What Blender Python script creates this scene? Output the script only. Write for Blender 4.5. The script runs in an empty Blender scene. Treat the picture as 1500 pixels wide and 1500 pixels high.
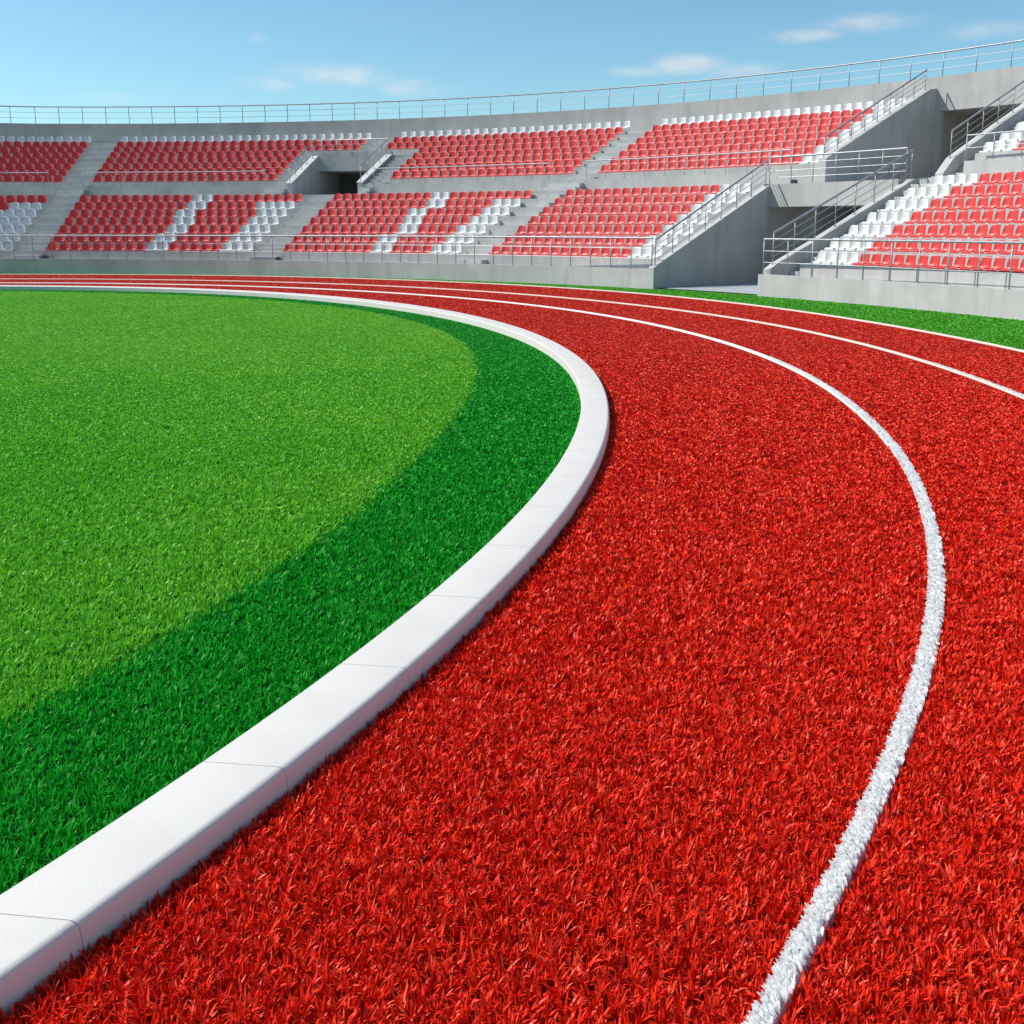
import bpy, bmesh, math, random
import numpy as np
from mathutils import Vector, Matrix
R = math.radians
rng = np.random.default_rng(7)
random.seed(7)
S = bpy.context.scene
COL = S.collection

# ------------------------------------------------------------------ camera
F_PX, PITCH, PY = 1436.7, 10.525, 601.9
cam_d = bpy.data.cameras.new("camera")
cam = bpy.data.objects.new("camera", cam_d); COL.objects.link(cam)
cam_d.sensor_width = 36.0
cam_d.lens = F_PX / 1500 * 36.0
cam_d.shift_y = (PY - 750) / 1500
cam_d.clip_start = 0.05; cam_d.clip_end = 3000
cam.location = (0, 0, 2.0)
cam.rotation_euler = (R(90 - PITCH), 0, 0)
S.camera = cam

# ------------------------------------------------------------------ sun, sky, exposure
SUN_EL, SUN_W = 47.0, 81.0            # elevation; degrees from +Y towards -X
sd = Vector((-math.sin(R(SUN_W)) * math.cos(R(SUN_EL)), math.cos(R(SUN_W)) * math.cos(R(SUN_EL)), math.sin(R(SUN_EL))))
sun_d = bpy.data.lights.new("sun", 'SUN'); sun_d.energy = 4.7; sun_d.angle = R(0.5); sun_d.color = (1, .955, .89)
sun = bpy.data.objects.new("sun", sun_d); COL.objects.link(sun)
sun.rotation_euler = sd.to_track_quat('Z', 'Y').to_euler(); sun.location = (-40, 20, 60)

W = bpy.data.worlds.new("World"); S.world = W; W.use_nodes = True
nt = W.node_tree; nt.nodes.clear()
def N(tree, kind, **kw):
    n = tree.nodes.new(kind)
    for k, v in kw.items():
        if k == 'inp':
            for a, b in v.items(): n.inputs[a].default_value = b
        else: setattr(n, k, v)
    return n
def lk(tree, a, b): tree.links.new(a, b)
sky = N(nt, 'ShaderNodeTexSky', sky_type='NISHITA', sun_disc=False, sun_elevation=R(SUN_EL), sun_rotation=R(-SUN_W),
        air_density=1.0, dust_density=0.6, ozone_density=2.0, altitude=300)
tint = N(nt, 'ShaderNodeMix', data_type='RGBA', blend_type='MULTIPLY')
tint.inputs['Factor'].default_value = 1.0; tint.inputs[7].default_value = (0.72, 0.97, 0.96, 1)
lk(nt, sky.outputs[0], tint.inputs[6])
tc = N(nt, 'ShaderNodeTexCoord')
def math_n(tree, op, a=None, b=None, c=None):
    n = N(tree, 'ShaderNodeMath', operation=op)
    for i, v in enumerate((a, b, c)):
        if v is None: continue
        if isinstance(v, (int, float)): n.inputs[i].default_value = v
        else: lk(tree, v, n.inputs[i])
    return n.outputs[0]
sep = N(nt, 'ShaderNodeSeparateXYZ'); lk(nt, tc.outputs['Generated'], sep.inputs[0])
az = math_n(nt, 'ARCTAN2', sep.outputs[0], sep.outputs[1])
el = math_n(nt, 'ARCSINE', sep.outputs[2])
cmb = N(nt, 'ShaderNodeCombineXYZ'); lk(nt, az, cmb.inputs[0]); lk(nt, el, cmb.inputs[1])
cn = N(nt, 'ShaderNodeTexNoise', inp={'Scale': 14.0, 'Detail': 7.0, 'Roughness': .58}); cn.noise_dimensions = '3D'
mp = N(nt, 'ShaderNodeMapping'); mp.inputs['Scale'].default_value = (1.0, 2.2, 1.0)
lk(nt, cmb.outputs[0], mp.inputs[0]); lk(nt, mp.outputs[0], cn.inputs['Vector'])
cover = None
# small fair-weather clouds: azimuth, elevation, half-widths, density (all degrees)
for a0, e0, wa, we, dn in ((-13.6, 7.75, 2.0, .50, .85), (-9.8, 8.25, 3.6, .62, 1.0), (-5.6, 7.7, 2.2, .55, .8), (9.5, 8.8, 2.2, .58, 1.05), (7.0, 8.5, 2.2, .40, .7), (12.4, 8.4, 3.0, .50, .55),
                           (15.6, 10.0, 2.6, .40, .75), (18.9, 10.5, 3.0, .60, .6), (25.2, 9.8, 2.4, .60, .65), (-21.8, 6.7, 2.4, .5, .55), (-13.9, 10.0, .7, .35, .5), (2.0, 5.6, 7.0, .8, .6),
                           (-40, 14, 9, 2.4, .9), (45, 16, 10, 2.5, .9), (70, 9, 12, 2, .8), (120, 12, 20, 3, .9), (-100, 12, 20, 3, .9), (180, 10, 20, 3, .9)):
    da = math_n(nt, 'DIVIDE', math_n(nt, 'SUBTRACT', az, R(a0)), R(wa))
    de = math_n(nt, 'DIVIDE', math_n(nt, 'SUBTRACT', el, R(e0)), R(we))
    q = math_n(nt, 'ADD', math_n(nt, 'MULTIPLY', da, da), math_n(nt, 'MULTIPLY', de, de))
    g_ = math_n(nt, 'MULTIPLY', math_n(nt, 'EXPONENT', math_n(nt, 'MULTIPLY', q, -1.0)), dn)
    cover = g_ if cover is None else math_n(nt, 'MAXIMUM', cover, g_)
cl = math_n(nt, 'MULTIPLY', cover, math_n(nt, 'MULTIPLY_ADD', cn.outputs[0], 2.6, -.55))
ramp = N(nt, 'ShaderNodeMapRange', inp={'From Min': .08, 'From Max': .95, 'To Min': 0.0, 'To Max': .42}); ramp.interpolation_type = 'SMOOTHSTEP'
lk(nt, cl, ramp.inputs[0])
cmix = N(nt, 'ShaderNodeMix', data_type='RGBA'); cmix.inputs[7].default_value = (6.9, 6.3, 6.1, 1)
lk(nt, ramp.outputs[0], cmix.inputs[0]); lk(nt, tint.outputs[2], cmix.inputs[6])
bg = N(nt, 'ShaderNodeBackground', inp={'Strength': 0.135}); lk(nt, cmix.outputs[2], bg.inputs[0])
wo = N(nt, 'ShaderNodeOutputWorld'); lk(nt, bg.outputs[0], wo.inputs[0])

vs = S.view_settings
vs.view_transform = 'Standard'; vs.look = 'None'; vs.exposure = 0.14; vs.gamma = 1.0; vs.use_curve_mapping = False

# ------------------------------------------------------------------ materials
def mat(name):
    m = bpy.data.materials.new(name); m.use_nodes = True
    t = m.node_tree; b = t.nodes['Principled BSDF']
    return m, t, b
def mixc(t, fac, a, b, blend='MIX'):
    n = N(t, 'ShaderNodeMix', data_type='RGBA', blend_type=blend)
    for sock, v in ((0, fac), (6, a), (7, b)):
        if isinstance(v, (int, float)): n.inputs[sock].default_value = v
        elif isinstance(v, tuple): n.inputs[sock].default_value = (*v, 1)
        else: lk(t, v, n.inputs[sock])
    return n.outputs[2]
def noise(t, scale, detail=4, rough=.55, stretch=None):
    c = N(t, 'ShaderNodeTexCoord'); n = N(t, 'ShaderNodeTexNoise', inp={'Scale': scale, 'Detail': detail, 'Roughness': rough})
    if stretch:
        m = N(t, 'ShaderNodeMapping'); m.inputs['Scale'].default_value = stretch
        lk(t, c.outputs['Object'], m.inputs[0]); lk(t, m.outputs[0], n.inputs['Vector'])
    else: lk(t, c.outputs['Object'], n.inputs['Vector'])
    return n.outputs[0]
def rng_map(t, v, a, b, c=0., d=1.):
    n = N(t, 'ShaderNodeMapRange', inp={'From Min': a, 'From Max': b, 'To Min': c, 'To Max': d}); lk(t, v, n.inputs[0]); return n.outputs[0]

def concrete(name, base, dark, stain=None):
    m, t, b = mat(name)
    c = mixc(t, rng_map(t, noise(t, .7, 6, .6), .35, .7), base, dark)
    c = mixc(t, rng_map(t, noise(t, 14, 4, .6), .4, .75, 0, .45), c, tuple(v * .78 for v in base))
    c = mixc(t, rng_map(t, noise(t, 1.0, 5, .6, (2.2, 2.2, .18)),   .47, .74, 0, .6), c, tuple(v * .62 for v in base))
    if stain: c = mixc(t, rng_map(t, noise(t, .35, 5, .6), .45, .7, 0, .55), c, stain)
    lk(t, c, b.inputs['Base Color']); b.inputs['Roughness'].default_value = .88
    bp = N(t, 'ShaderNodeBump', inp={'Strength': .35, 'Distance': .02}); lk(t, noise(t, 30, 5, .65), bp.inputs['Height']); lk(t, bp.outputs[0], b.inputs['Normal'])
    return m
M = {}
M['concrete'] = concrete('grey_concrete', (.52, .505, .48), (.40, .395, .38))
M['front_concrete'] = concrete('weathered_concrete', (.575, .52, .52), (.43, .40, .395), (.45, .435, .425))
M['pale_concrete'] = concrete('pale_coping_concrete', (.58, .57, .54), (.50, .49, .475))
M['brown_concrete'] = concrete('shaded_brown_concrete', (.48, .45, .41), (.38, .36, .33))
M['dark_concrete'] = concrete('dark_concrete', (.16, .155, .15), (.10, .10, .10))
M['paving'] = concrete('paving_concrete', (.40, .42, .44), (.34, .36, .38))

m, t, b = mat('galvanised_steel'); M['steel'] = m
lk(t, mixc(t, rng_map(t, noise(t, 6), .35, .7), (.40, .41, .43), (.28, .29, .31)), b.inputs['Base Color'])
b.inputs['Metallic'].default_value = .4; b.inputs['Roughness'].default_value = .48
def plastic(name, col, old):
    m, t, b = mat(name)
    oi = N(t, 'ShaderNodeObjectInfo')
    c = mixc(t, math_n(t, 'MULTIPLY', oi.outputs['Random'], .55), col, old)
    c = mixc(t, rng_map(t, noise(t, 5, 4), .45, .75, 0, .35), c, old)
    lk(t, c, b.inputs['Base Color']); b.inputs['Roughness'].default_value = .42
    return m
M['red_plastic'] = plastic('red_plastic', (.62, .028, .022), (.52, .04, .032))
M['white_plastic'] = plastic('white_plastic', (.63, .63, .62), (.54, .54, .53))
m, t, b = mat('white_kerb_stone'); M['kerb'] = m
c = mixc(t, rng_map(t, noise(t, 3, 6, .6), .4, .75), (.68, .635, .585), (.63, .585, .54))
c = mixc(t, rng_map(t, noise(t, 60, 3, .6), .55, .8, 0, .3), c, (.56, .55, .52))
lk(t, c, b.inputs['Base Color']); b.inputs['Roughness'].default_value = .6
bp = N(t, 'ShaderNodeBump', inp={'Strength': .25, 'Distance': .004}); lk(t, noise(t, 120, 4, .6), bp.inputs['Height']); lk(t, bp.outputs[0], b.inputs['Normal'])
m, t, b = mat('dark_joint'); M['joint'] = m; b.inputs['Base Color'].default_value = (.55, .54, .52, 1); b.inputs['Roughness'].default_value = .9
m, t, b = mat('dark_grey'); M['box'] = m; b.inputs['Base Color'].default_value = (.05, .055, .065, 1); b.inputs['Roughness'].default_value = .5

def blade_mat(name, c1, c2, c3, rough=.5, trans=.35, patch=None, spec=.3):
    """blade colour: spread per blade by the 'tone' attribute, plus broad patches"""
    m, t, b = mat(name)
    at = N(t, 'ShaderNodeAttribute', attribute_name='tone')
    c = mixc(t, rng_map(t, at.outputs['Fac'], 0, .7), c1, c2)
    c = mixc(t, rng_map(t, at.outputs['Fac'], .7, 1.0), c, c3)
    if patch:
        c = mixc(t, rng_map(t, noise(t, .30, 4, .6), .40, .68, 0, .75), c, patch)
    lk(t, c, b.inputs['Base Color']); b.inputs['Roughness'].default_value = rough
    b.inputs['Specular IOR Level'].default_value = spec
    tr = N(t, 'ShaderNodeBsdfTranslucent'); lk(t, c, tr.inputs[0])
    mx = N(t, 'ShaderNodeMixShader', inp={0: trans}); out = t.nodes['Material Output']
    lk(t, b.outputs[0], mx.inputs[1]); lk(t, tr.outputs[0], mx.inputs[2]); lk(t, mx.outputs[0], out.inputs[0])
    return m
M['infield_blade'] = blade_mat('mown_infield_grass', (.09, .38, .014), (.20, .60, .030), (.38, .68, .11), patch=(.09, .46, .02))
M['strip_blade'] = blade_mat('deep_green_grass', (.006, .24, .014), (.014, .42, .022), (.08, .56, .06), spec=.2)
M['verge_blade'] = blade_mat('verge_grass_blade', (.04, .30, .012), (.10, .44, .02), (.20, .52, .05))
M['red_blade'] = blade_mat('red_turf_blade', (.48, .006, .002), (.88, .034, .011), (.94, .17, .08), rough=.44, spec=.2, trans=.09)
M['white_blade'] = blade_mat('white_turf_blade', (.88, .87, .85), (.90, .89, .87), (.92, .91, .89), trans=.45, rough=.7, spec=.1)
def ground(name, a, b_, c_, scale=40):
    m, t, b = mat(name)
    c = mixc(t, rng_map(t, noise(t, scale, 6, .7), .35, .68), a, b_)
    c = mixc(t, rng_map(t, noise(t, .5, 5, .6), .4, .7, 0, .6), c, c_)
    lk(t, c, b.inputs['Base Color']); b.inputs['Roughness'].default_value = .95; b.inputs['Specular IOR Level'].default_value = .06
    bp = N(t, 'ShaderNodeBump', inp={'Strength': .6, 'Distance': .02}); lk(t, noise(t, scale * 1.5, 5, .7), bp.inputs['Height']); lk(t, bp.outputs[0], b.inputs['Normal'])
    return m
M['infield'] = ground('infield_soil_turf', (.06, .20, .009), (.10, .28, .014), (.08, .24, .011))
M['strip'] = ground('strip_turf', (.002, .07, .006), (.004, .11, .010), (.003, .09, .008))
M['verge'] = ground('verge_turf', (.05, .22, .012), (.08, .30, .02), (.06, .26, .015))
M['track'] = ground('red_track_turf', (.26, .011, .006), (.36, .018, .009), (.31, .014, .007))
M['line'] = ground('white_line_paint', (.72, .66, .61), (.77, .72, .67), (.74, .68, .63))
M['cream_line'] = ground('cream_line_paint', (.60, .49, .42), (.68, .57, .50), (.63, .52, .45))
M['earth'] = ground('outer_earth', (.10, .11, .06), (.14, .15, .08), (.12, .13, .07), 3)

# ------------------------------------------------------------------ helpers
def mesh_obj(name, verts, faces, material, parent=None, smooth=False, kind=None):
    me = bpy.data.meshes.new(name); me.from_pydata([tuple(map(float, v)) for v in verts], [], faces); me.update()
    if smooth: me.polygons.foreach_set('use_smooth', [True] * len(me.polygons))
    bm = bmesh.new(); bm.from_mesh(me); bmesh.ops.recalc_face_normals(bm, faces=bm.faces); bm.to_mesh(me); bm.free()
    me.materials.append(material)
    o = bpy.data.objects.new(name, me); COL.objects.link(o)
    if parent: o.parent = parent
    if kind: o['kind'] = kind
    return o
def thing(name, label, cat, group=None, loc=(0, 0, 0), rz=0):
    o = bpy.data.objects.new(name, None); o.empty_display_size = .2; COL.objects.link(o)
    o.location = loc; o.rotation_euler = (0, 0, rz)
    tag(o, label, cat, group); return o
def tag(o, label, cat, group=None):
    o['label'] = label; o['category'] = cat
    if group: o['group'] = group
class MB:
    def __init__(s): s.v = []; s.f = []
    def add(s, v, f):
        k = len(s.v); s.v += [tuple(p) for p in v]; s.f += [tuple(i + k for i in q) for q in f]
    def tube(s, pts, r, n=8):
        pts = [Vector(p) for p in pts]; v = []; f = []
        for i, p in enumerate(pts):
            d = (pts[min(i + 1, len(pts) - 1)] - pts[max(i - 1, 0)]).normalized()
            up = Vector((0, 0, 1)) if abs(d.z) < .9 else Vector((1, 0, 0))
            a = d.cross(up).normalized(); b = a.cross(d).normalized()
            for k in range(n):
                w = 2 * math.pi * k / n
                v.append(p + a * (r * math.cos(w)) + b * (r * math.sin(w)))
        for i in range(len(pts) - 1):
            for k in range(n): f.append((i * n + k, i * n + (k + 1) % n, (i + 1) * n + (k + 1) % n, (i + 1) * n + k))
        f.append(tuple(range(n - 1, -1, -1))); f.append(tuple(range((len(pts) - 1) * n, len(pts) * n)))
        s.add(v, f)
    def box(s, c, d):
        x, y, z = c; a, b, e = (q / 2 for q in d)
        s.add([(x + i * a, y + j * b, z + k * e) for i in (-1, 1) for j in (-1, 1) for k in (-1, 1)],
              [(0, 1, 3, 2), (4, 6, 7, 5), (0, 4, 5, 1), (2, 3, 7, 6), (0, 2, 6, 4), (1, 5, 7, 3)])
    def build(s, name, material, parent=None, smooth=False): return mesh_obj(name, s.v, s.f, material, parent, smooth)

# the stadium is a ring: angle th (degrees, 0 = away from the camera), d metres out from the face of the front wall
CX, CY, R0 = -19.225, 12.465, 31.795
def rad(th, d):
    s = min(max(R(th) - .6, -.8), .9)
    return R0 + d + 1.522 * s * s - 1.880 * s ** 3 + .785 * s ** 4
def PT(th, d, z):
    r = rad(th, d); return (CX + r * math.sin(R(th)), CY + r * math.cos(R(th)), z)
def angs(a, b, step=1.0):
    n = max(1, int(math.ceil(abs(b - a) / step))); return [a + (b - a) * i / n for i in range(n + 1)]
def sweep(profile, a, b, mb, step=1.0):
    """closed (d, z) outline swept from angle a to angle b, capped"""
    T = angs(a, b, step); n = len(profile); v = []; f = []
    for th in T: v += [PT(th, d, z) for d, z in profile]
    for i in range(len(T) - 1):
        for k in range(n): f.append((i * n + k, i * n + (k + 1) % n, (i + 1) * n + (k + 1) % n, (i + 1) * n + k))
    f.append(tuple(range(n))); f.append(tuple(range((len(T) - 1) * n, len(T) * n)))
    mb.add(v, f)
def swept(name, profile, a, b, material, parent=None, step=1.0):
    mb = MB(); sweep(profile, a, b, mb, step); return mb.build(name, material, parent)

# ------------------------------------------------------------------ ground sheets (polar about the bend's centre)
GX, GY = -20.0, 13.0
TS = np.radians(np.arange(-50, 116, 7.5))
OUTER = np.array([21.61, 21.61, 21.60, 21.54, 21.42, 21.29, 21.18, 21.11, 21.07, 21.08, 21.13, 21.20, 21.28, 21.34, 21.36, 21.33, 21.22, 21.06, 20.95, 20.85, 20.80, 20.8, 20.8])
L1 = np.array([22.25, 22.55, 22.92, 23.315, 23.665, 23.86, 23.99, 24.13, 24.24, 24.33, 24.41, 24.46, 24.48, 24.48, 24.48, 24.45, 24.40, 24.33, 24.25, 24.15, 24.1, 24.1, 24.1])
L2 = np.array([25.2, 25.35, 25.5, 25.7, 25.86, 26.0, 26.18, 26.38, 26.58, 26.74, 26.83, 26.89, 26.95, 27.02, 27.08, 27.12, 27.15, 27.15, 27.15, 27.15, 27.15, 27.15, 27.15])
L3 = np.array([27.6, 27.7, 27.85, 28.0, 28.15, 28.3, 28.45, 28.6, 28.82, 29.12, 29.5, 29.88, 30.2, 30.42, 30.58, 30.75, 30.92, 31.05, 31.15, 31.25, 31.3, 31.3, 31.3])
BD = np.array([20.35, 20.35, 20.32, 20.2, 19.95, 19.66, 19.52, 19.52, 19.6, 19.72, 19.85, 19.97, 20.05, 20.07, 20.05, 19.98, 19.88, 19.75, 19.65, 19.6, 19.58, 19.58, 19.58])
def spl(tab, t):
    u = np.clip((np.asarray(t, float) - TS[0]) / (TS[1] - TS[0]), 0, len(tab) - 1.000001)
    i = np.floor(u).astype(int); w = u - i
    g = lambda k: tab[np.clip(i + k, 0, len(tab) - 1)]
    p0, p1, p2, p3 = g(-1), g(0), g(1), g(2)
    return .5 * (2 * p1 + (p2 - p0) * w + (2 * p0 - 5 * p1 + 4 * p2 - p3) * w ** 2 + (3 * p1 - p0 - 3 * p2 + p3) * w ** 3)
def kerb_w(t): return .30 + .22 * np.clip((np.degrees(t) - 8) / 28, 0, 1) ** 1.3
r_out = lambda t: spl(OUTER, t)
r_in = lambda t: spl(OUTER, t) - kerb_w(t)
r_bd = lambda t: spl(BD, t)
r1, r2, r3 = (lambda t: spl(L1, t)), (lambda t: spl(L2, t)), (lambda t: spl(L3, t))
def r_wall(t):
    """radius of the stand's front wall seen from the ground centre"""
    t = np.asarray(t, float)
    th = np.linspace(R(-60), R(150), 800); x = np.array([PT(math.degrees(q), 0, 0)[0] for q in th]) - GX; y = np.array([PT(math.degrees(q), 0, 0)[1] for q in th]) - GY
    a = np.arctan2(y, x); o = np.argsort(a); return np.interp(t, a[o], np.hypot(x, y)[o])
TT = np.linspace(R(-52), R(115), 260)
def polar_sheet(name, fin, fout, z, material, kind='structure', T=TT, nr=1):
    v = []; f = []; n = nr + 1
    a, b = fin(T), fout(T)
    for i, t_ in enumerate(T):
        for k in range(n):
            r = a[i] + (b[i] - a[i]) * k / nr; v.append((GX + r * math.cos(t_), GY + r * math.sin(t_), z))
    for i in range(len(T) - 1):
        for k in range(nr): f.append((i * n + k, i * n + k + 1, (i + 1) * n + k + 1, (i + 1) * n + k))
    return mesh_obj(name, v, f, material, kind=kind)
k = 96
mesh_obj('ground', [(900 * math.cos(2 * math.pi * i / k), 900 * math.sin(2 * math.pi * i / k), -.06) for i in range(k)], [tuple(range(k))], M['earth'], kind='structure')
SINK = -.022                              # the carpet the blades are rooted in lies this far below the kerb's foot
polar_sheet('infield', lambda t: 0 * t + .5, r_bd, SINK, M['infield'])
polar_sheet('grass_strip', r_bd, lambda t: r_in(t) + .1, SINK, M['strip'])
polar_sheet('running_track', lambda t: r_out(t) - .1, r3, SINK, M['track'])
polar_sheet('grass_verge', r3, lambda t: r_wall(t) + .3, SINK, M['verge'])

# ------------------------------------------------------------------ kerb of white blocks
kerb = bpy.data.objects.new('kerb', None); COL.objects.link(kerb); kerb['kind'] = 'structure'
kerb['label'] = 'white stone kerb of rounded blocks curving between green grass and red track'
def kerb_block(t0, t1, joint):
    mb = MB(); T = np.linspace(t0, t1, 7); H = .100; bv = .028
    def prof(t_):
        a, b_ = float(r_in(t_)), float(r_out(t_))
        pr = [(a, -.05), (a, H - .008), (a + .008, H)]
        for q in range(5):
            w = math.pi / 2 * q / 4; pr.append((b_ - bv + bv * math.sin(w), H - bv + bv * math.cos(w)))
        pr.append((b_ + .004, .02)); pr.append((b_ + .004, -.05))
        return pr
    v = []; f = []
    for t_ in T:
        p = prof(t_); n = len(p); a0, b0 = p[0][0], p[-1][0]
        sk = -.0057 * min(max((-math.degrees(t_) - 8) / 21, 0), 1.3)      # the joints are cut a little askew on the near bend
        for r, z in p:
            q = t_ + sk * (b0 - r) / (b0 - a0); v.append((GX + r * math.cos(q), GY + r * math.sin(q), z))
    for i in range(len(T) - 1):
        for q in range(n): f.append((i * n + q, i * n + (q + 1) % n, (i + 1) * n + (q + 1) % n, (i + 1) * n + q))
    f.append(tuple(range(n))); f.append(tuple(range((len(T) - 1) * n, len(T) * n)))
    mb.add(v, f); o = mb.build('kerb_block', M['kerb'], kerb, smooth=False)
    ca = o.data
    # smooth the rounded arris only
    ca.polygons.foreach_set('use_smooth', [len(p.vertices) == 4 for p in ca.polygons])
    if hasattr(ca, 'set_sharp_from_angle'): ca.set_sharp_from_angle(angle=R(35))
BL = .888
t_ = math.atan2(2.40 - GY, -1.149 - GX)          # a joint seen near the camera
edges = [t_]
while edges[-1] < R(112): edges.append(edges[-1] + BL / float(r_out(edges[-1])))
while edges[0] > R(-46): edges.insert(0, edges[0] - BL / float(r_out(edges[0])))
gap = .0015 / 21.2
for a, b_ in zip(edges[:-1], edges[1:]): kerb_block(a + gap, b_ - gap, True)
# mortar core seen only in the joints
v = []; f = []
T = np.linspace(edges[0], edges[-1], 300)
for q in T:
    a, b_ = float(r_in(q)) + .012, float(r_out(q)) - .012
    v += [(GX + r * math.cos(q), GY + r * math.sin(q), z) for r, z in ((a, -.02), (a, .0975), (b_ - .014, .0975), (b_ + .008, .078), (b_ + .010, -.02))]
for i in range(len(T) - 1):
    for k in range(5): f.append((i * 5 + k, i * 5 + (k + 1) % 5, (i + 1) * 5 + (k + 1) % 5, (i + 1) * 5 + k))
mesh_obj('mortar', v, f, M['joint'], kerb)

# ------------------------------------------------------------------ turf blades
def blades(name, P, tone, height, width, material, lean=.55, seed=1, parent=None, grow=None, root=None, grow0=0.0):
    g = np.random.default_rng(seed); n = len(P)
    if n == 0: return None
    D = np.hypot(P[:, 0], P[:, 1])
    h = height * g.uniform(.65, 1.2, n); w = width
    az = g.uniform(0, 2 * np.pi, n); le = np.abs(g.normal(0, lean, n)).clip(0, 1.15)
    if root is not None: le = g.normal(1.15, .16, n).clip(.7, 1.45); az = grow0 + g.normal(0, .55, n)
    if grow is not None: az = grow + g.normal(0, .7, n); le = (le + .45 * np.clip((D - 8) / 12, 0, 1)).clip(0, 1.25)
    tw = g.uniform(0, 2 * np.pi, n)
    dx, dy = np.cos(az), np.sin(az); wx, wy = -np.sin(az + (tw - np.pi) * .22), np.cos(az + (tw - np.pi) * .22)
    lv = []
    for s, ww in ((0, .8), (.4, 1.0), (.75, .72), (1.0, 0)):
        a = le * s; off = h * np.sin(a) * s * .95; zz = h * s * np.cos(a * .75) + (SINK - .003 if root is None else root)
        c = np.stack([P[:, 0] + dx * off, P[:, 1] + dy * off, zz], 1)
        if ww == 0: lv.append(c[:, None, :])
        else:
            o = np.stack([wx * w * ww * .5, wy * w * ww * .5, 0 * w], 1); lv.append(np.stack([c - o, c + o], 1))
    V = np.concatenate(lv, 1); k = V.shape[1]                      # 7 verts
    base = (np.arange(n) * k)[:, None]
    quads = np.concatenate([base + np.array([[0, 1, 3, 2]]), base + np.array([[2, 3, 5, 4]])], 1).reshape(n, 2, 4)
    tri = base + np.array([[4, 5, 6]])
    loops = np.concatenate([quads.reshape(n, 8), tri], 1).ravel()
    starts = ((np.arange(n) * 11)[:, None] + np.array([[0, 4, 8]])).ravel()
    totals = np.tile(np.array([4, 4, 3]), n)
    me = bpy.data.meshes.new(name)
    me.vertices.add(n * k); me.vertices.foreach_set('co', V.reshape(-1).astype(np.float32))
    me.loops.add(len(loops)); me.loops.foreach_set('vertex_index', loops.astype(np.int32))
    me.polygons.add(n * 3); me.polygons.foreach_set('loop_start', starts.astype(np.int32)); me.polygons.foreach_set('loop_total', totals.astype(np.int32))
    me.polygons.foreach_set('use_smooth', np.ones(n * 3, bool))
    me.update(calc_edges=True)
    at = me.attributes.new('tone', 'FLOAT', 'POINT'); at.data.foreach_set('value', np.repeat(tone, k).astype(np.float32))
    me.materials.append(material)
    o = bpy.data.objects.new(name, me); COL.objects.link(o)
    if parent: o.parent = parent
    return o
def scatter():
    """tufts thinned with distance, over the ground the camera (and a step to its side) can see"""
    out = []
    edges = [1.6, 3, 4, 5, 6.5, 8, 10, 12.5, 16, 20, 27, 36, 48]
    for a, b_ in zip(edges[:-1], edges[1:]):
        mid = (a + b_) / 2; dens = min(1900, 1900 * (3.3 / mid) ** 1.42)
        x0, x1 = -.60 * b_ - 1.6, .60 * b_ + 1.6
        st = 1 / math.sqrt(dens)
        gx, gy = np.meshgrid(np.arange(x0, x1, st), np.arange(a, b_, st)); gx[1::2] += st / 2
        x = gx.ravel() + rng.uniform(-.55, .55, gx.size) * st; y = gy.ravel() + rng.uniform(-.55, .55, gx.size) * st
        k = np.abs(x) < .56 * y + 1.6
        out.append(np.stack([x[k], y[k]], 1))
    return np.concatenate(out)
CTR = scatter()
D = np.hypot(CTR[:, 0], CTR[:, 1])
NB = 8
OFF = rng.normal(0, 1, (len(CTR), NB, 2)) * (.0052 * np.maximum(D / 3, .9) ** 1.05)[:, None, None]
P = (CTR[:, None, :] + OFF).reshape(-1, 2)
GROW = np.arctan2(OFF[..., 1], OFF[..., 0]).ravel()
tuft_h = np.repeat(rng.uniform(.78, 1.2, len(CTR)), NB); tuft_t = np.repeat(rng.uniform(0, 1, len(CTR)), NB)
D = np.hypot(P[:, 0], P[:, 1])
ANG = np.arctan2(P[:, 1] - GY, P[:, 0] - GX); RR = np.hypot(P[:, 0] - GX, P[:, 1] - GY)
tuft = .55 * tuft_t + .45 * rng.uniform(0, 1, len(P))
WID = np.minimum(.0090 * np.maximum(D / 3.2, .8) ** .75, .046) * rng.uniform(.7, 1.25, len(P))
HGT = .051 * tuft_h * (1 - .76 * np.clip((D - 5) / 13, 0, 1) ** .75)
ri, ro, rb = r_in(ANG), r_out(ANG), r_bd(ANG)
A1, A2, A3 = r1(ANG), r2(ANG), r3(ANG)
HALF = .043
dl1, dl2, dl3 = np.abs(RR - A1) + .012 * np.clip((-np.degrees(ANG) - 20) / 8, 0, 1), np.abs(RR - A2), np.abs(RR - A3)
jag = rng.normal(0, .006, len(P)) + .0
wob = rng.normal(0, .045, len(P)) + .04 * (tuft_t - .5)
okw = RR < r_wall(ANG) - .03
m_in = RR < rb + wob
m_st = (~m_in) & (RR < ri - .012)
m_line = ((dl1 < HALF + jag) | (dl2 < HALF + jag) | (dl3 < HALF + jag)) & (RR > ro)
near_line = np.minimum(np.minimum(dl1, dl2), dl3) < HALF + np.clip((D - 9) * .012, 0, .12)
m_red = (RR > ro + .007) & (RR < A3) & ~m_line & ~near_line
m_ve = (RR > A3 + .05) & okw & ~m_line
def stuff(name, m, hs, ws, material, label, cat, seed, lean=.55):
    o = blades(name, P[m], tuft[m] if name != 'x' else None, HGT[m] * hs, WID[m] * ws, material, lean, seed, grow=GROW[m])
    o['kind'] = 'stuff'; o['label'] = label; o['category'] = cat; return o
stuff('infield_grass', m_in, 1.05, .95, M['infield_blade'], 'bright yellow green mown grass of the infield', 'grass', 11)
stuff('strip_grass', m_st, 1.05, 1.1, M['strip_blade'], 'deep green grass strip along the inside of the white kerb', 'grass', 12)
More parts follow.
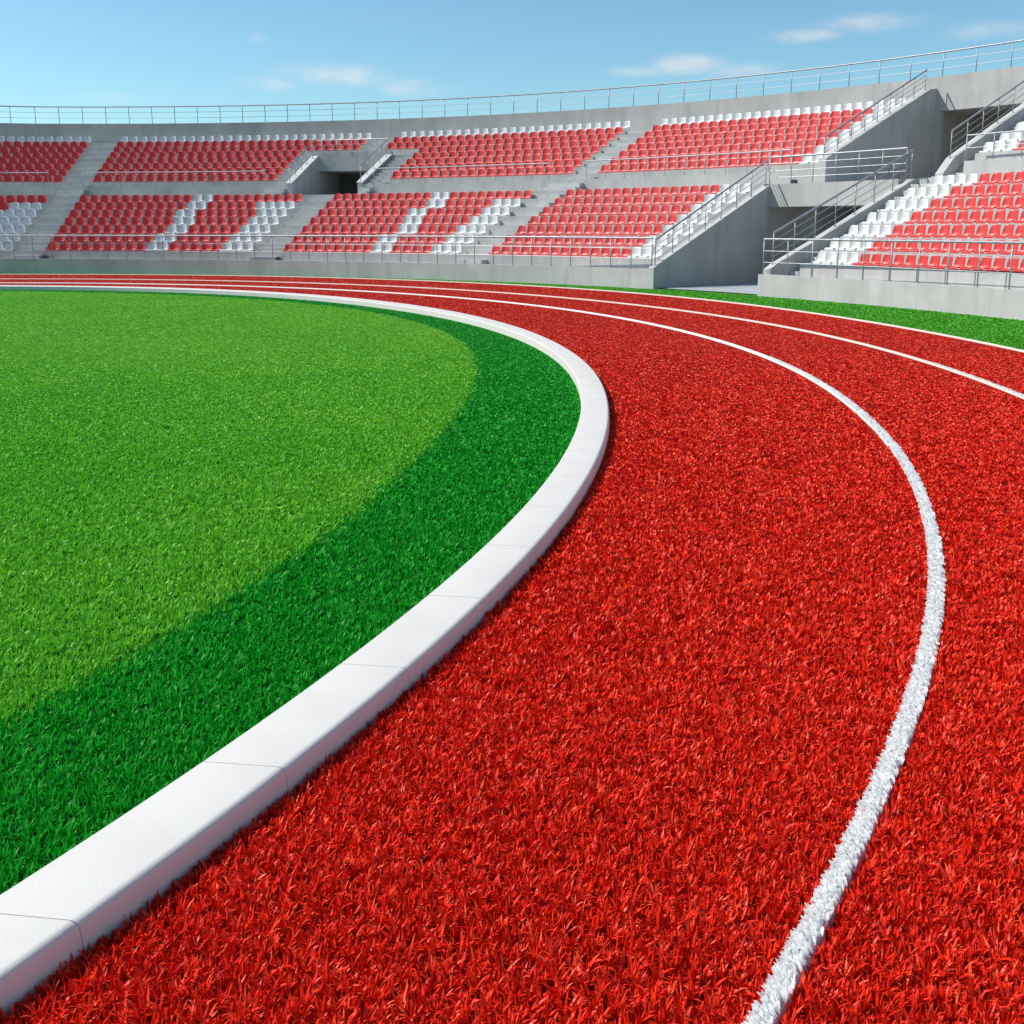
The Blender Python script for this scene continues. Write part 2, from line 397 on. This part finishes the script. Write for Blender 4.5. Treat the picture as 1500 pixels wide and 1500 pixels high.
stuff('red_turf', m_red, .92, 1.0, M['red_blade'], 'red artificial turf blades covering the running track', 'artificial turf', 13, .62)
stuff('verge_grass', m_ve, 2.0, .9, M['verge_blade'], 'green grass verge between the track and the concrete stand', 'grass', 14, .35)
LAB = ('white lane line nearest the white kerb, wide and grassy in front', 'middle white lane line on the red track', 'outermost white line between red track and green verge')
for k, (fn, dl, lab) in enumerate(((r1, dl1, LAB[0]), (r2, dl2, LAB[1]), (r3, dl3, LAB[2]))):
    T2 = np.linspace(R(-52), R(115), 700); v = []; f = []; LW = (.044, .033, .027)[k]; LWF = (lambda t, k=k, LW=LW: LW - (.013 * np.clip((-np.degrees(t) - 20) / 8, 0, 1) if k == 0 else 0 * t))
    for t_ in T2:                                        # a low ribbon of matted white pile, set among the red
        c_ = float(fn(t_)); LW = float(LWF(t_))
        v += [(GX + (c_ + q) * math.cos(t_), GY + (c_ + q) * math.sin(t_), z) for q, z in ((-LW, SINK - .002), (-LW + .006, .005), (-.010, .011), (.010, .011), (LW - .006, .005), (LW, SINK - .002))]
    for i in range(len(T2) - 1):
        for q in range(5): f.append((i * 6 + q, i * 6 + q + 1, (i + 1) * 6 + q + 1, (i + 1) * 6 + q))
    o = mesh_obj('lane_line', v, f, M['line'] if k == 0 else M['cream_line'], smooth=True, kind='structure')
    o['label'] = lab
    near = (dl < HALF + .01) & (D < 16)
    q = np.concatenate([P[near] + rng.normal(0, .014, (near.sum(), 2)) for _ in range(2)])
    qa = np.arctan2(q[:, 1] - GY, q[:, 0] - GX); qr = np.hypot(q[:, 0] - GX, q[:, 1] - GY); kk = np.abs(qr - fn(qa)) < LWF(qa) - .007
    q = q[kk]; qd = np.hypot(q[:, 0], q[:, 1])
    w = np.minimum(.017 * np.maximum(qd / 3.2, .8) ** .6, .03) * rng.uniform(.7, 1.2, len(q))
    b_ = blades('turf_blades', q, rng.uniform(0, 1, len(q)), np.full(len(q), .025) * (1 - .6 * np.clip((qd - 6) / 8, 0, 1)), w, M['white_blade'], 1.1, 30 + k, parent=o, root=.007, grow0=R(118))
    if b_ is None: continue
    b_['kind'] = 'stuff'

# ------------------------------------------------------------------ grandstands
DL, ZL, TL, RL = .66, .985, .834, .384          # lower rows: front of first riser, its tread height, tread depth, rise
DU, ZU, TU, RU = 8.97, 4.49, .850, .363         # upper rows
Z_MEZ = 3.66; D_MEZ = 8.4; D_BACK = 16.18; Z_TOP = 8.27
T_LEFT, T_RIGHT = -24.0, 98.0
def lower_profile():
    p = [(.22, .0), (.22, .60), (DL, .60)]
    for k in range(7):
        z = ZL + RL * k; p += [(DL + TL * k, z), (DL + TL * (k + 1), z)]
    p += [(DL + TL * 7, Z_MEZ), (D_MEZ - .003, Z_MEZ), (D_MEZ - .003, 0)]
    return p
def upper_profile(j0=0):
    if j0 == 0: p = [(D_MEZ, 0), (D_MEZ, 4.22), (DU, 4.22)]
    else: p = [(12.05, 5.12), (12.05, 6.12), (12.25, 6.12), (12.25, ZU + RU * (j0 - 1)), (DU + TU * j0, ZU + RU * (j0 - 1))]
    for j in range(j0, 8):
        z = ZU + RU * j; p += [(DU + TU * j, z), (DU + TU * (j + 1) if j < 7 else D_BACK, z)]
    p.append((D_BACK, 0 if j0 == 0 else 5.12)); return p
def stairs(name, a, b, parent, n0, n1, d0, z0, td, rs, material=None):
    """half-height steps between the rows of an aisle, one mesh per flight"""
    mb = MB()
    for k in range(n0, n1):
        z = z0 + rs * k; d = d0 + td * k
        sweep([(d - .40, z - rs), (d - .40, z - rs * .5), (d - .002, z - rs * .5), (d - .002, z - rs)], a, b, mb, 2)
    return mb.build(name, material or M['pale_concrete'], parent)
def wall_panel(name, outline, a, b, material, parent): return swept(name, outline, a, b, material, parent, 5)
VL, VR = 11.05, 16.35                    # vomitory, inner faces of its side walls
G1, G2 = 48.88, 56.70                    # passage between the two stands, at ground level
st = thing('grandstand', 'long curved concrete grandstand with dark vomitory opening, behind the far bend', 'grandstand', loc=PT(20, 0, 0))
def rel(o, root):                         # keep world-space mesh data while parenting to a placed root
    o.matrix_parent_inverse = Matrix.Translation(root.location).inverted(); return o
def sp(*a, **kw):
    o = swept(*a, **kw); rel(o, o.parent); return o
FRONT = [(0, -.05), (0, .64), (.22, .64), (.22, -.05)]
BACKW = [(D_BACK, 0), (D_BACK, Z_TOP), (D_BACK + .35, Z_TOP), (D_BACK + .35, 0)]
sp('front_wall', FRONT, T_LEFT, 48.46, M['front_concrete'], st)
sp('lower_terrace', lower_profile(), T_LEFT, 48.46, M['concrete'], st)
sp('upper_terrace', upper_profile(), T_LEFT, VL - .42, M['concrete'], st)
sp('upper_terrace', upper_profile(), VR + .42, 50.05, M['concrete'], st)
sp('vomitory_roof', upper_profile(5), VL - .415, VR + .415, M['concrete'], st)
sp('back_wall', BACKW, T_LEFT, 50.77, M['concrete'], st)
sp('vomitory_floor', [(D_MEZ, 3.0), (D_MEZ, Z_MEZ), (D_BACK, Z_MEZ), (D_BACK, 3.0)], VL - .41, VR + .41, M['paving'], st)
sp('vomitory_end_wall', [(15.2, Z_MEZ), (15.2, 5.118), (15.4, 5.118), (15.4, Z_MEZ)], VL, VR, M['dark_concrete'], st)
for a, b_ in ((VL - .40, VL), (VR, VR + .40)):
    o = wall_panel('vomitory_side_wall', [(D_MEZ - .05, 3.0), (D_MEZ - .05, 4.28), (12.2, 5.96), (12.2, 5.117), (D_BACK - .1, 5.117), (D_BACK - .1, 3.0)], a, b_, M['concrete'], st); rel(o, st)
    o = wall_panel('coping', [(D_MEZ - .08, 4.283), (D_MEZ - .08, 4.34), (12.18, 6.01), (12.18, 5.963)], a - .05, b_ + .05, M['pale_concrete'], st); rel(o, st)
WING = [(0, -.05), (0, .70), (6.5, 3.60), (D_BACK, 3.60), (D_BACK, -.05)]
o = wall_panel('wing_wall', WING, 48.46, G1, M['concrete'], st); rel(o, st)
UPW = [(D_MEZ - .05, 3.62), (D_MEZ - .05, 4.60), (15.65, 7.72), (D_BACK - .002, 7.80), (D_BACK - .002, 3.62)]
o = wall_panel('wing_wall', UPW, 50.05, 50.52, M['concrete'], st); rel(o, st)
AISLES_LOW = ((-6.7, -4.5), (13.6, 15.9), (31.9, 34.2)); AISLES_UP = ((-7.0, -5.0), (13.7, 15.6), (32.6, 34.6))
for a, b_ in AISLES_LOW: o = stairs('stair_flight', a, b_, st, 0, 8, DL, ZL, TL, RL); rel(o, st)
for i, (a, b_) in enumerate(AISLES_UP): o = stairs('stair_flight', a, b_, st, 6 if i == 1 else 0, 8, DU, ZU, TU, RU); rel(o, st)
for a, b_ in ((9.5, VL - .47), (VR + .47, 18.4)): o = stairs('stair_flight', a, b_, st, 0, 6, DU, ZU, TU, RU); rel(o, st)
for a, b_ in ((-7.0, -5.1), (9.0, VL - .47), (VR + .47, 17.5), (31.6, 34.0)):
    mb = MB()
    for k in range(2): sweep([(D_MEZ - .36 * (2 - k), Z_MEZ), (D_MEZ - .36 * (2 - k), Z_MEZ + .19 * (k + 1)), (D_MEZ - .004, Z_MEZ + .19 * (k + 1)), (D_MEZ - .004, Z_MEZ)], a, b_, mb, 2)
    o = mb.build('step_block', M['pale_concrete'], st); rel(o, st)

s2 = thing('grandstand', 'nearer concrete grandstand with a wide white front wall, beside the passage', 'grandstand', loc=PT(70, 0, 0))
sp('front_wall', FRONT, G2, T_RIGHT, M['front_concrete'], s2)
sp('lower_terrace', lower_profile(), 58.50, T_RIGHT, M['concrete'], s2)
sp('upper_terrace', upper_profile(), 58.25, T_RIGHT, M['concrete'], s2)
sp('back_wall', BACKW, 57.0, T_RIGHT, M['concrete'], s2)
o = wall_panel('wing_wall', [(.222, -.05), (.222, .78), (.50, .95), (2.3, 1.66), (4.44, 2.58), (6.95, 3.64), (D_BACK, 3.64), (D_BACK, -.05)], G2, G2 + .45, M['concrete'], s2); rel(o, s2)
o = wall_panel('wing_wall', [(D_MEZ - .05, 3.64), (D_MEZ - .05, 3.85), (8.9, 4.39), (11.37, 5.60), (13.39, 6.55), (D_BACK - .002, 7.86), (D_BACK - .002, 3.64)], 56.82, 57.25, M['concrete'], s2); rel(o, s2)
def flight(a, b_, d0, z0, n, td, rs, dend, zend):
    pr = [(d0, 0), (d0, z0)]; d, z = d0 + .42, z0
    for k in range(n): pr += [(d, z), (d, z + rs)]; d += td; z += rs
    pr += [(dend, z), (dend, 0)]
    o = swept('stair_flight', pr, a, b_, M['pale_concrete'], s2, 2); rel(o, s2)
flight(G2 + .452, 58.497, .223, .30, 16, .43, (Z_MEZ - .30) / 16, D_MEZ - .003, Z_MEZ)
flight(57.252, 58.247, D_MEZ, Z_MEZ, 16, .40, (7.03 - Z_MEZ) / 16, D_BACK - .003, 7.03)
# bridge over the passage
br = thing('footbridge', 'concrete deck bridging the shaded passage between the two stands', 'bridge', loc=PT(52.8, 6.5, 0))
o = sp('deck', [(6.48, 2.80), (6.48, 3.63), (D_BACK - .02, 3.63), (D_BACK - .02, 2.80)], G1 + .003, G2 - .003, M['concrete'], br)
lt = thing('concrete_lintel', 'deep concrete beam spanning the top of the passage between the stands', 'beam', loc=PT(53.9, D_BACK, 0))
sp('beam', [(D_BACK, 6.86), (D_BACK, Z_TOP), (D_BACK + .35, Z_TOP), (D_BACK + .35, 6.86)], 50.772, 56.998, M['concrete'], lt)
sp('soffit', [(D_BACK + .352, 6.86), (D_BACK + .352, 7.06), (20.0, 7.06), (20.0, 6.86)], 50.3, 57.6, M['concrete'], lt)
cw = thing('concourse_wall', 'dark shaded wall seen deep inside the passage between the stands', 'wall', loc=PT(53, 19.7, 0))
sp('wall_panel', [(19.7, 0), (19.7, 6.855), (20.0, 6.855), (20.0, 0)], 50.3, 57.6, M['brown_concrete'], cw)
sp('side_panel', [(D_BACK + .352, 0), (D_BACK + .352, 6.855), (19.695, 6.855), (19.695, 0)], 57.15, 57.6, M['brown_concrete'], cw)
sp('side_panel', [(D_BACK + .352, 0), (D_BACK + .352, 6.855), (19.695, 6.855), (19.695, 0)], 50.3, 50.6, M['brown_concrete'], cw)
mb = MB(); sweep([(.3, .006), (.3, .03), (19.6, .03), (19.6, .006)], G1 - .1, G2 + .1, mb, 2)
o = mb.build('passage_paving', M['paving']); o['kind'] = 'structure'

# ------------------------------------------------------------------ railings
def along(path, s):
    """path: list of (th, d, z); position at parameter s in 0..1 of its length"""
    p = [Vector(PT(*q)) for q in path]; L = [0]
    for a, b_ in zip(p[:-1], p[1:]): L.append(L[-1] + (b_ - a).length)
    x = s * L[-1]
    for i in range(len(p) - 1):
        if x <= L[i + 1] + 1e-9: return p[i].lerp(p[i + 1], (x - L[i]) / max(1e-9, L[i + 1] - L[i]))
    return p[-1]
def length(path):
    p = [Vector(PT(*q)) for q in path]; return sum((b_ - a).length for a, b_ in zip(p[:-1], p[1:]))
def railing(path, h, spacing, bars, label, rt=.027, rp=.017, rb=.011, group='steel railings', corners=(), base=False):
    root = thing('railing', label, 'railing', group, loc=tuple(PT(*path[0])))
    def put(mb, name):
        o = mb.build(name, M['steel'], root, smooth=True); rel(o, root)
        if hasattr(o.data, 'set_sharp_from_angle'): o.data.set_sharp_from_angle(angle=R(40))
        return o
    pts = [Vector(PT(*q)) for q in path]
    up = lambda z: [p + Vector((0, 0, z)) for p in pts]
    mb = MB(); mb.tube(up(h), rt, 10); put(mb, 'handrail')
    for z in bars: mb = MB(); mb.tube(up(z), rb, 6); put(mb, 'bar')
    if base: mb = MB(); mb.tube(up(.05), rb * 1.3, 6); put(mb, 'bar')
    n = max(2, int(round(length(path) / spacing)) + 1)
    mb = MB(); mb.tube([(0, 0, -.05), (0, 0, h - .005)], rp, 8); mb.tube([(0, 0, -.0), (0, 0, .012)], rp * 2.4, 8)
    proto = None
    for i in range(min(n, 100)):
        p = along(path, i / (n - 1)) - root.location
        if proto is None: o = proto = mb.build('post', M['steel'], root, smooth=True)
        else: o = proto.copy(); COL.objects.link(o); o.parent = root
        o.location = p
    return root
def arc(a, b, d, z): return [(q, d, z) for q in angs(a, b, 1.0)]
railing(arc(-14, 48.55, .11, .64), 1.05, .92, (.36, .70), 'long steel railing on the low front wall of the far curved stand', rt=.034)
railing(arc(56.85, T_RIGHT - 8, .11, .64), 1.05, .92, (.36, .70), 'steel railing on the front wall of the nearer stand right of the passage', rt=.034)
railing([(48.68, .2, .74), (48.68, 6.4, 3.58)], .90, .95, (.22, .45, .67), 'sloping railing on the lower wing wall left of the passage', rt=.034)
railing([(56.9, .48, .92), (56.95, 6.9, 3.60)], .96, .95, (.24, .48, .72), 'sloping railing on the lower wing wall right of the passage', rt=.034)
railing(arc(48.75, 57.0, 6.58, 3.63), .99, .95, (.25, .50, .75), 'level railing along the footbridge deck over the passage', rt=.034)
railing([(50.28, 8.45, 4.60), (50.28, 15.6, 7.70)], .80, .98, (.20, .40, .60), 'sloping railing on the upper wing wall left of the passage', rt=.034)
railing([(57.04, 8.9, 4.37), (57.04, 15.9, 7.72)], .92, .98, (.23, .46, .69), 'sloping railing on the upper wing wall right of the passage', rt=.034)
railing(arc(-16, 96, D_BACK + .18, Z_TOP), 1.0, 1.42, (.34, .67), 'long railing along the top edge of the stands against the sky', rt=.034, rp=.020)
UR = (.25, .50)
railing(arc(-13, -7.83, 8.47, 4.22), .74, 1.0, (), 'upper tier railing at the far end, before the first aisle', rb=.009, rp=.013)
railing(arc(-5.26, 8.87, 8.47, 4.22), .74, 1.0, (), 'upper tier railing between the first aisle and the vomitory opening', rb=.009, rp=.013)
railing(arc(17.61, 31.35, 8.47, 4.22), .77, 1.0, (), 'upper tier railing just right of the vomitory opening', rb=.009, rp=.013)
railing(arc(34.17, 48.24, 8.47, 4.22), .80, 1.0, (), 'upper tier railing ending beside the footbridge', rb=.009, rp=.013)
railing(arc(58.25, 90, 8.47, 4.22), .83, .98, (.42,), 'upper tier railing of the nearer stand right of the passage')
va, vb = VL - .2, VR + .2
railing([(va, 8.45, 4.34), (va, 12.1, 6.0), (vb, 12.1, 6.0), (vb, 8.45, 4.34)], .78, .9, (.26, .52), 'railing round three sides of the dark vomitory opening')

# ------------------------------------------------------------------ seats
def seat_meshes():
    """one moulded bucket shell: pan with turned-down lip, then a hooded back; split where the pan meets the back"""
    prof = [  # y (out), z (up), half width, edge lift
        (-.205, -.06, .205, .0), (-.214, -.01, .218, .0), (-.197, .022, .222, .006), (-.10, .015, .224, .028), (.02, .005, .222, .038),
        (.075, .012, .222, .045), (.112, .05, .226, .050), (.135, .13, .226, .055), (.155, .24, .215, .055), (.172, .345, .192, .042), (.182, .388, .165, .022), (.187, .402, .125, .006)]
    nu = 9
    def grid(rows, back):
        v = []
        for y, z, hw, ed in rows:
            for i in range(nu):
                u = -1 + 2 * i / (nu - 1); e = ed * abs(u) ** 2.6
                # edges of the pan rise, edges of the back come forward
                wgt = min(1, max(0, (z - .02) / .08)) if y > .05 else 0
                v.append((u * hw, y - e * wgt - back * (.25 + .75 * wgt) * -.014, z + e * (1 - wgt) - back * (1 - wgt) * .014))
        return v
    def shell(rows, name):
        n = len(rows); a = grid(rows, 0); b = grid(rows, 1); f = []
        k = n * nu
        for r in range(n - 1):
            for i in range(nu - 1):
                q = (r * nu + i, r * nu + i + 1, (r + 1) * nu + i + 1, (r + 1) * nu + i)
                f.append(q); f.append(tuple(k + j for j in reversed(q)))
        rim = [i for i in range(nu)] + [r * nu + nu - 1 for r in range(1, n)] + [(n - 1) * nu + i for i in range(nu - 2, -1, -1)] + [r * nu for r in range(n - 2, 0, -1)]
        for i in range(len(rim)):
            p, q = rim[i], rim[(i + 1) % len(rim)]; f.append((p, q, k + q, k + p))
        return a + b, f
    return shell(prof[:6], 'pan'), shell(prof[5:], 'back')
(pan_v, pan_f), (back_v, back_f) = seat_meshes()
fix_v, fix_f = [], []
_m = MB(); _m.box((0, .02, -.03), (.26, .10, .06)); fix_v, fix_f = _m.v, _m.f
def seat_data(name, v, f, material):
    me = bpy.data.meshes.new(name); me.from_pydata(v, [], f); me.update()
    bm = bmesh.new(); bm.from_mesh(me); bmesh.ops.recalc_face_normals(bm, faces=bm.faces); bm.to_mesh(me); bm.free()
    me.polygons.foreach_set('use_smooth', [True] * len(me.polygons))
    if hasattr(me, 'set_sharp_from_angle'): me.set_sharp_from_angle(angle=R(50))
    me.materials.append(material); return me
PAN = {c: seat_data('seat_pan', pan_v, pan_f, M[c + '_plastic']) for c in ('red', 'white')}
BACK = {c: seat_data('backrest', back_v, back_f, M[c + '_plastic']) for c in ('red', 'white')}
FIXM = seat_data('bracket', fix_v, fix_f, M['box'])
PITCH_S = .545
LOWER, UPPER = [], []     # blocks: (a, b, name)
ORD = ['zeroth', 'first', 'second', 'third', 'fourth', 'fifth', 'sixth', 'seventh', 'eighth', 'ninth', 'tenth', 'eleventh', 'twelfth', 'thirteenth', 'fourteenth', 'fifteenth', 'sixteenth', 'seventeenth', 'eighteenth', 'nineteenth', 'twentieth',
       'twenty-first', 'twenty-second', 'twenty-third', 'twenty-fourth', 'twenty-fifth', 'twenty-sixth', 'twenty-seventh', 'twenty-eighth', 'twenty-ninth', 'thirtieth', 'thirty-first', 'thirty-second', 'thirty-third', 'thirty-fourth', 'thirty-fifth'] + ['far'] * 40
seats = []
def row(a, b, d, z, colour, block, rowname, pitch=.545):
    arc_l = R(b - a) * rad((a + b) / 2, d); n = int(round(arc_l / pitch))
    for i in range(n):
        th = a + (b - a) * (i + .5) / n
        c = colour(i, n)
        seats.append(dict(th=th, d=d, z=z, c=c, block=block, row=rowname, i=i + 1, n=n, sx=min(1, arc_l / n / .535), sz=.90 * min(1, .45 + .55 * pitch / .535)))
ROWN_L = ['bottom row', 'second row', 'third row', 'fourth row', 'fifth row', 'sixth row', 'top row']
ROWN_U = ['bottom row', 'second row', 'third row', 'fourth row', 'fifth row', 'sixth row', 'seventh row', 'top row']
def stripes(k, four=False):
    nl = int(round(9 + 2 * k / 6))
    def c(i, n):
        if nl <= i < nl + 2: return 'white'
        if k < 6 and i >= n - (4 if k == 5 and four else 3): return 'white'
        return 'red'
    return c
for k in range(7):
    d = DL + TL * k + .20; z = ZL + RL * k + .045; nm = ROWN_L[k]; w = k / 6
    row(-20.0, -6.85, d, z, (lambda i, n: 'white' if i >= n - (3 if k == 5 else 4) else 'red') if k < 6 else (lambda i, n: 'red'), 'far left lower block', nm)
    row(-4.25 - .2 * w, 13.35 + .2 * w, d, z, stripes(k, True), 'lower block below the vomitory opening', nm)
    row(16.05, 31.7 + .5 * w, d, z, stripes(k), 'middle lower block', nm, .488)
    row(34.2 + .6 * w, 48.2, d, z, (lambda i, n: 'white' if i >= n - 3 else 'red'), 'lower block left of the passage', nm, .472)
    row((59.1, 58.65, 58.6, 58.55, 58.55, 58.65, 59.2)[k], 97.0, d, z, (lambda i, n: 'white' if i < 4 else 'red'), 'lower block right of the passage', nm, .40)
for j in range(8):
    d = DU + TU * j + .20; z = ZU + RU * j + .045; nm = ROWN_U[j]; w = j / 7
    al = (lambda i, n: 'white') if j == 7 else (lambda i, n: 'red')
    row(-20.0, -7.05, d, z, al, 'far left upper block', nm)
    row(-4.85 - .25 * w, 9.42 if j < 5 else 13.65, d, z, al, 'upper block around the vomitory opening', nm, .575)
    row(18.5 if j < 5 else 15.65, 32.6, d, z, al, 'middle upper block', nm)
    row(34.55, 49.6, d, z, al if j == 7 else (lambda i, n: 'white' if i >= n - 2 else 'red'), 'upper block left of the passage', nm, .50)
    row(58.35, 96.0, d, z, al if j == 7 else (lambda i, n: 'white' if i < 3 else 'red'), 'upper block right of the passage', nm, .42)
pr, fr = math.cos(R(PITCH)), math.sin(R(PITCH))
for s in seats:
    x, y, z = PT(s['th'], s['d'], s['z']); s['p'] = (x, y, z)
    dp = y * pr - (z - 2) * fr; px = 750 + F_PX * x / dp
    s['dist'] = math.dist((x, y, z), (0, 0, 2)); s['in'] = 6 < px < 1490 and dp > 0
    u = y * fr + (z - 2) * pr; py = PY - F_PX * u / dp
    # parts of the lowest far seats hide behind the wing walls
    s['keep'] = -260 < px < 1900 and dp > 0
near = sorted([s for s in seats if s['in']], key=lambda s: s['dist'])[:300]
nid = {id(s) for s in near}
def blockword(s):
    side = 'from the left end'
    if 'right of the passage' in s['block']: side = 'from the stairs'
    return f"{s['c']} plastic seat, {ORD[s['i']]} {side}, {s['row']}, {s['block']}"
protos = {}
for s in near:
    c = s['c']
    root = thing('stadium_seat', blockword(s), 'seat', 'stadium seats', loc=s['p'], rz=-R(s['th']) + random.uniform(-.02, .02))
    for nm, me in (('seat_pan', PAN[c]), ('backrest', BACK[c])):
        if (nm, c) not in protos: o = protos[nm, c] = bpy.data.objects.new(nm, me)
        else: o = protos[nm, c].copy()
        COL.objects.link(o); o.parent = root; o.scale = (s['sx'], s['sz'], s['sz'])
# the remaining, smaller seats further round the stands
allv, allf, mi = [], [], []
sv = np.array(pan_v + back_v); sf = list(pan_f) + [tuple(i + len(pan_v) for i in q) for q in back_f]
for s in seats:
    if id(s) in nid or not s['keep']: continue
    a = -R(s['th']) + random.uniform(-.02, .02); ca, sa = math.cos(a), math.sin(a); k = len(allv)
    for x, y, z in sv * np.array((s['sx'], s['sz'], s['sz'])): allv.append((s['p'][0] + x * ca - y * sa, s['p'][1] + x * sa + y * ca, s['p'][2] + z))
    allf += [tuple(i + k for i in q) for q in sf]; mi += [0 if s['c'] == 'red' else 1] * len(sf)
me = bpy.data.meshes.new('distant_seats'); me.from_pydata(allv, [], allf); me.update()
me.materials.append(M['red_plastic']); me.materials.append(M['white_plastic']); me.polygons.foreach_set('material_index', mi)
bm = bmesh.new(); bm.from_mesh(me); bmesh.ops.recalc_face_normals(bm, faces=bm.faces); bm.to_mesh(me); bm.free()
me.polygons.foreach_set('use_smooth', [True] * len(me.polygons))
if hasattr(me, 'set_sharp_from_angle'): me.set_sharp_from_angle(angle=R(50))
o = bpy.data.objects.new('distant_seats', me); COL.objects.link(o); o['kind'] = 'stuff'
o['label'] = 'smaller rows of red and white seats further round the curved stand'; o['category'] = 'seats'; o['group'] = 'stadium seats'

# ------------------------------------------------------------------ small dark lumps at dark spots by aisle feet and posts
for th, d, z, lab in ((-4.1, .42, .60, 'small dark lump behind the front railing at the foot of the leftmost aisle'),
                      (15.9, .42, .60, 'small dark lump behind the front railing below the vomitory'),
                      (34.0, .42, .60, 'small dark lump behind the front railing at the foot of the middle aisle'),
                      (31.6, 8.3, 3.66, 'small dark lump beside the end post of an upper tier railing'),
                      (50.0, 6.9, 3.63, 'small dark lump on the footbridge deck by the wing wall')):
    root = thing('dark_lump', lab, 'box', 'small dark lumps on the stands', loc=PT(th, d, z), rz=-R(th))
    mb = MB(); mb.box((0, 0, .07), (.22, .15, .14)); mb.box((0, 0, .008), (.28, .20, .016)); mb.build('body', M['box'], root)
    mb = MB(); mb.tube([(-.08, -.05, .155), (.08, -.05, .155)], .028, 8); mb.build('lump_top', M['box'], root)
print('seats', len(seats), 'blades', len(P))
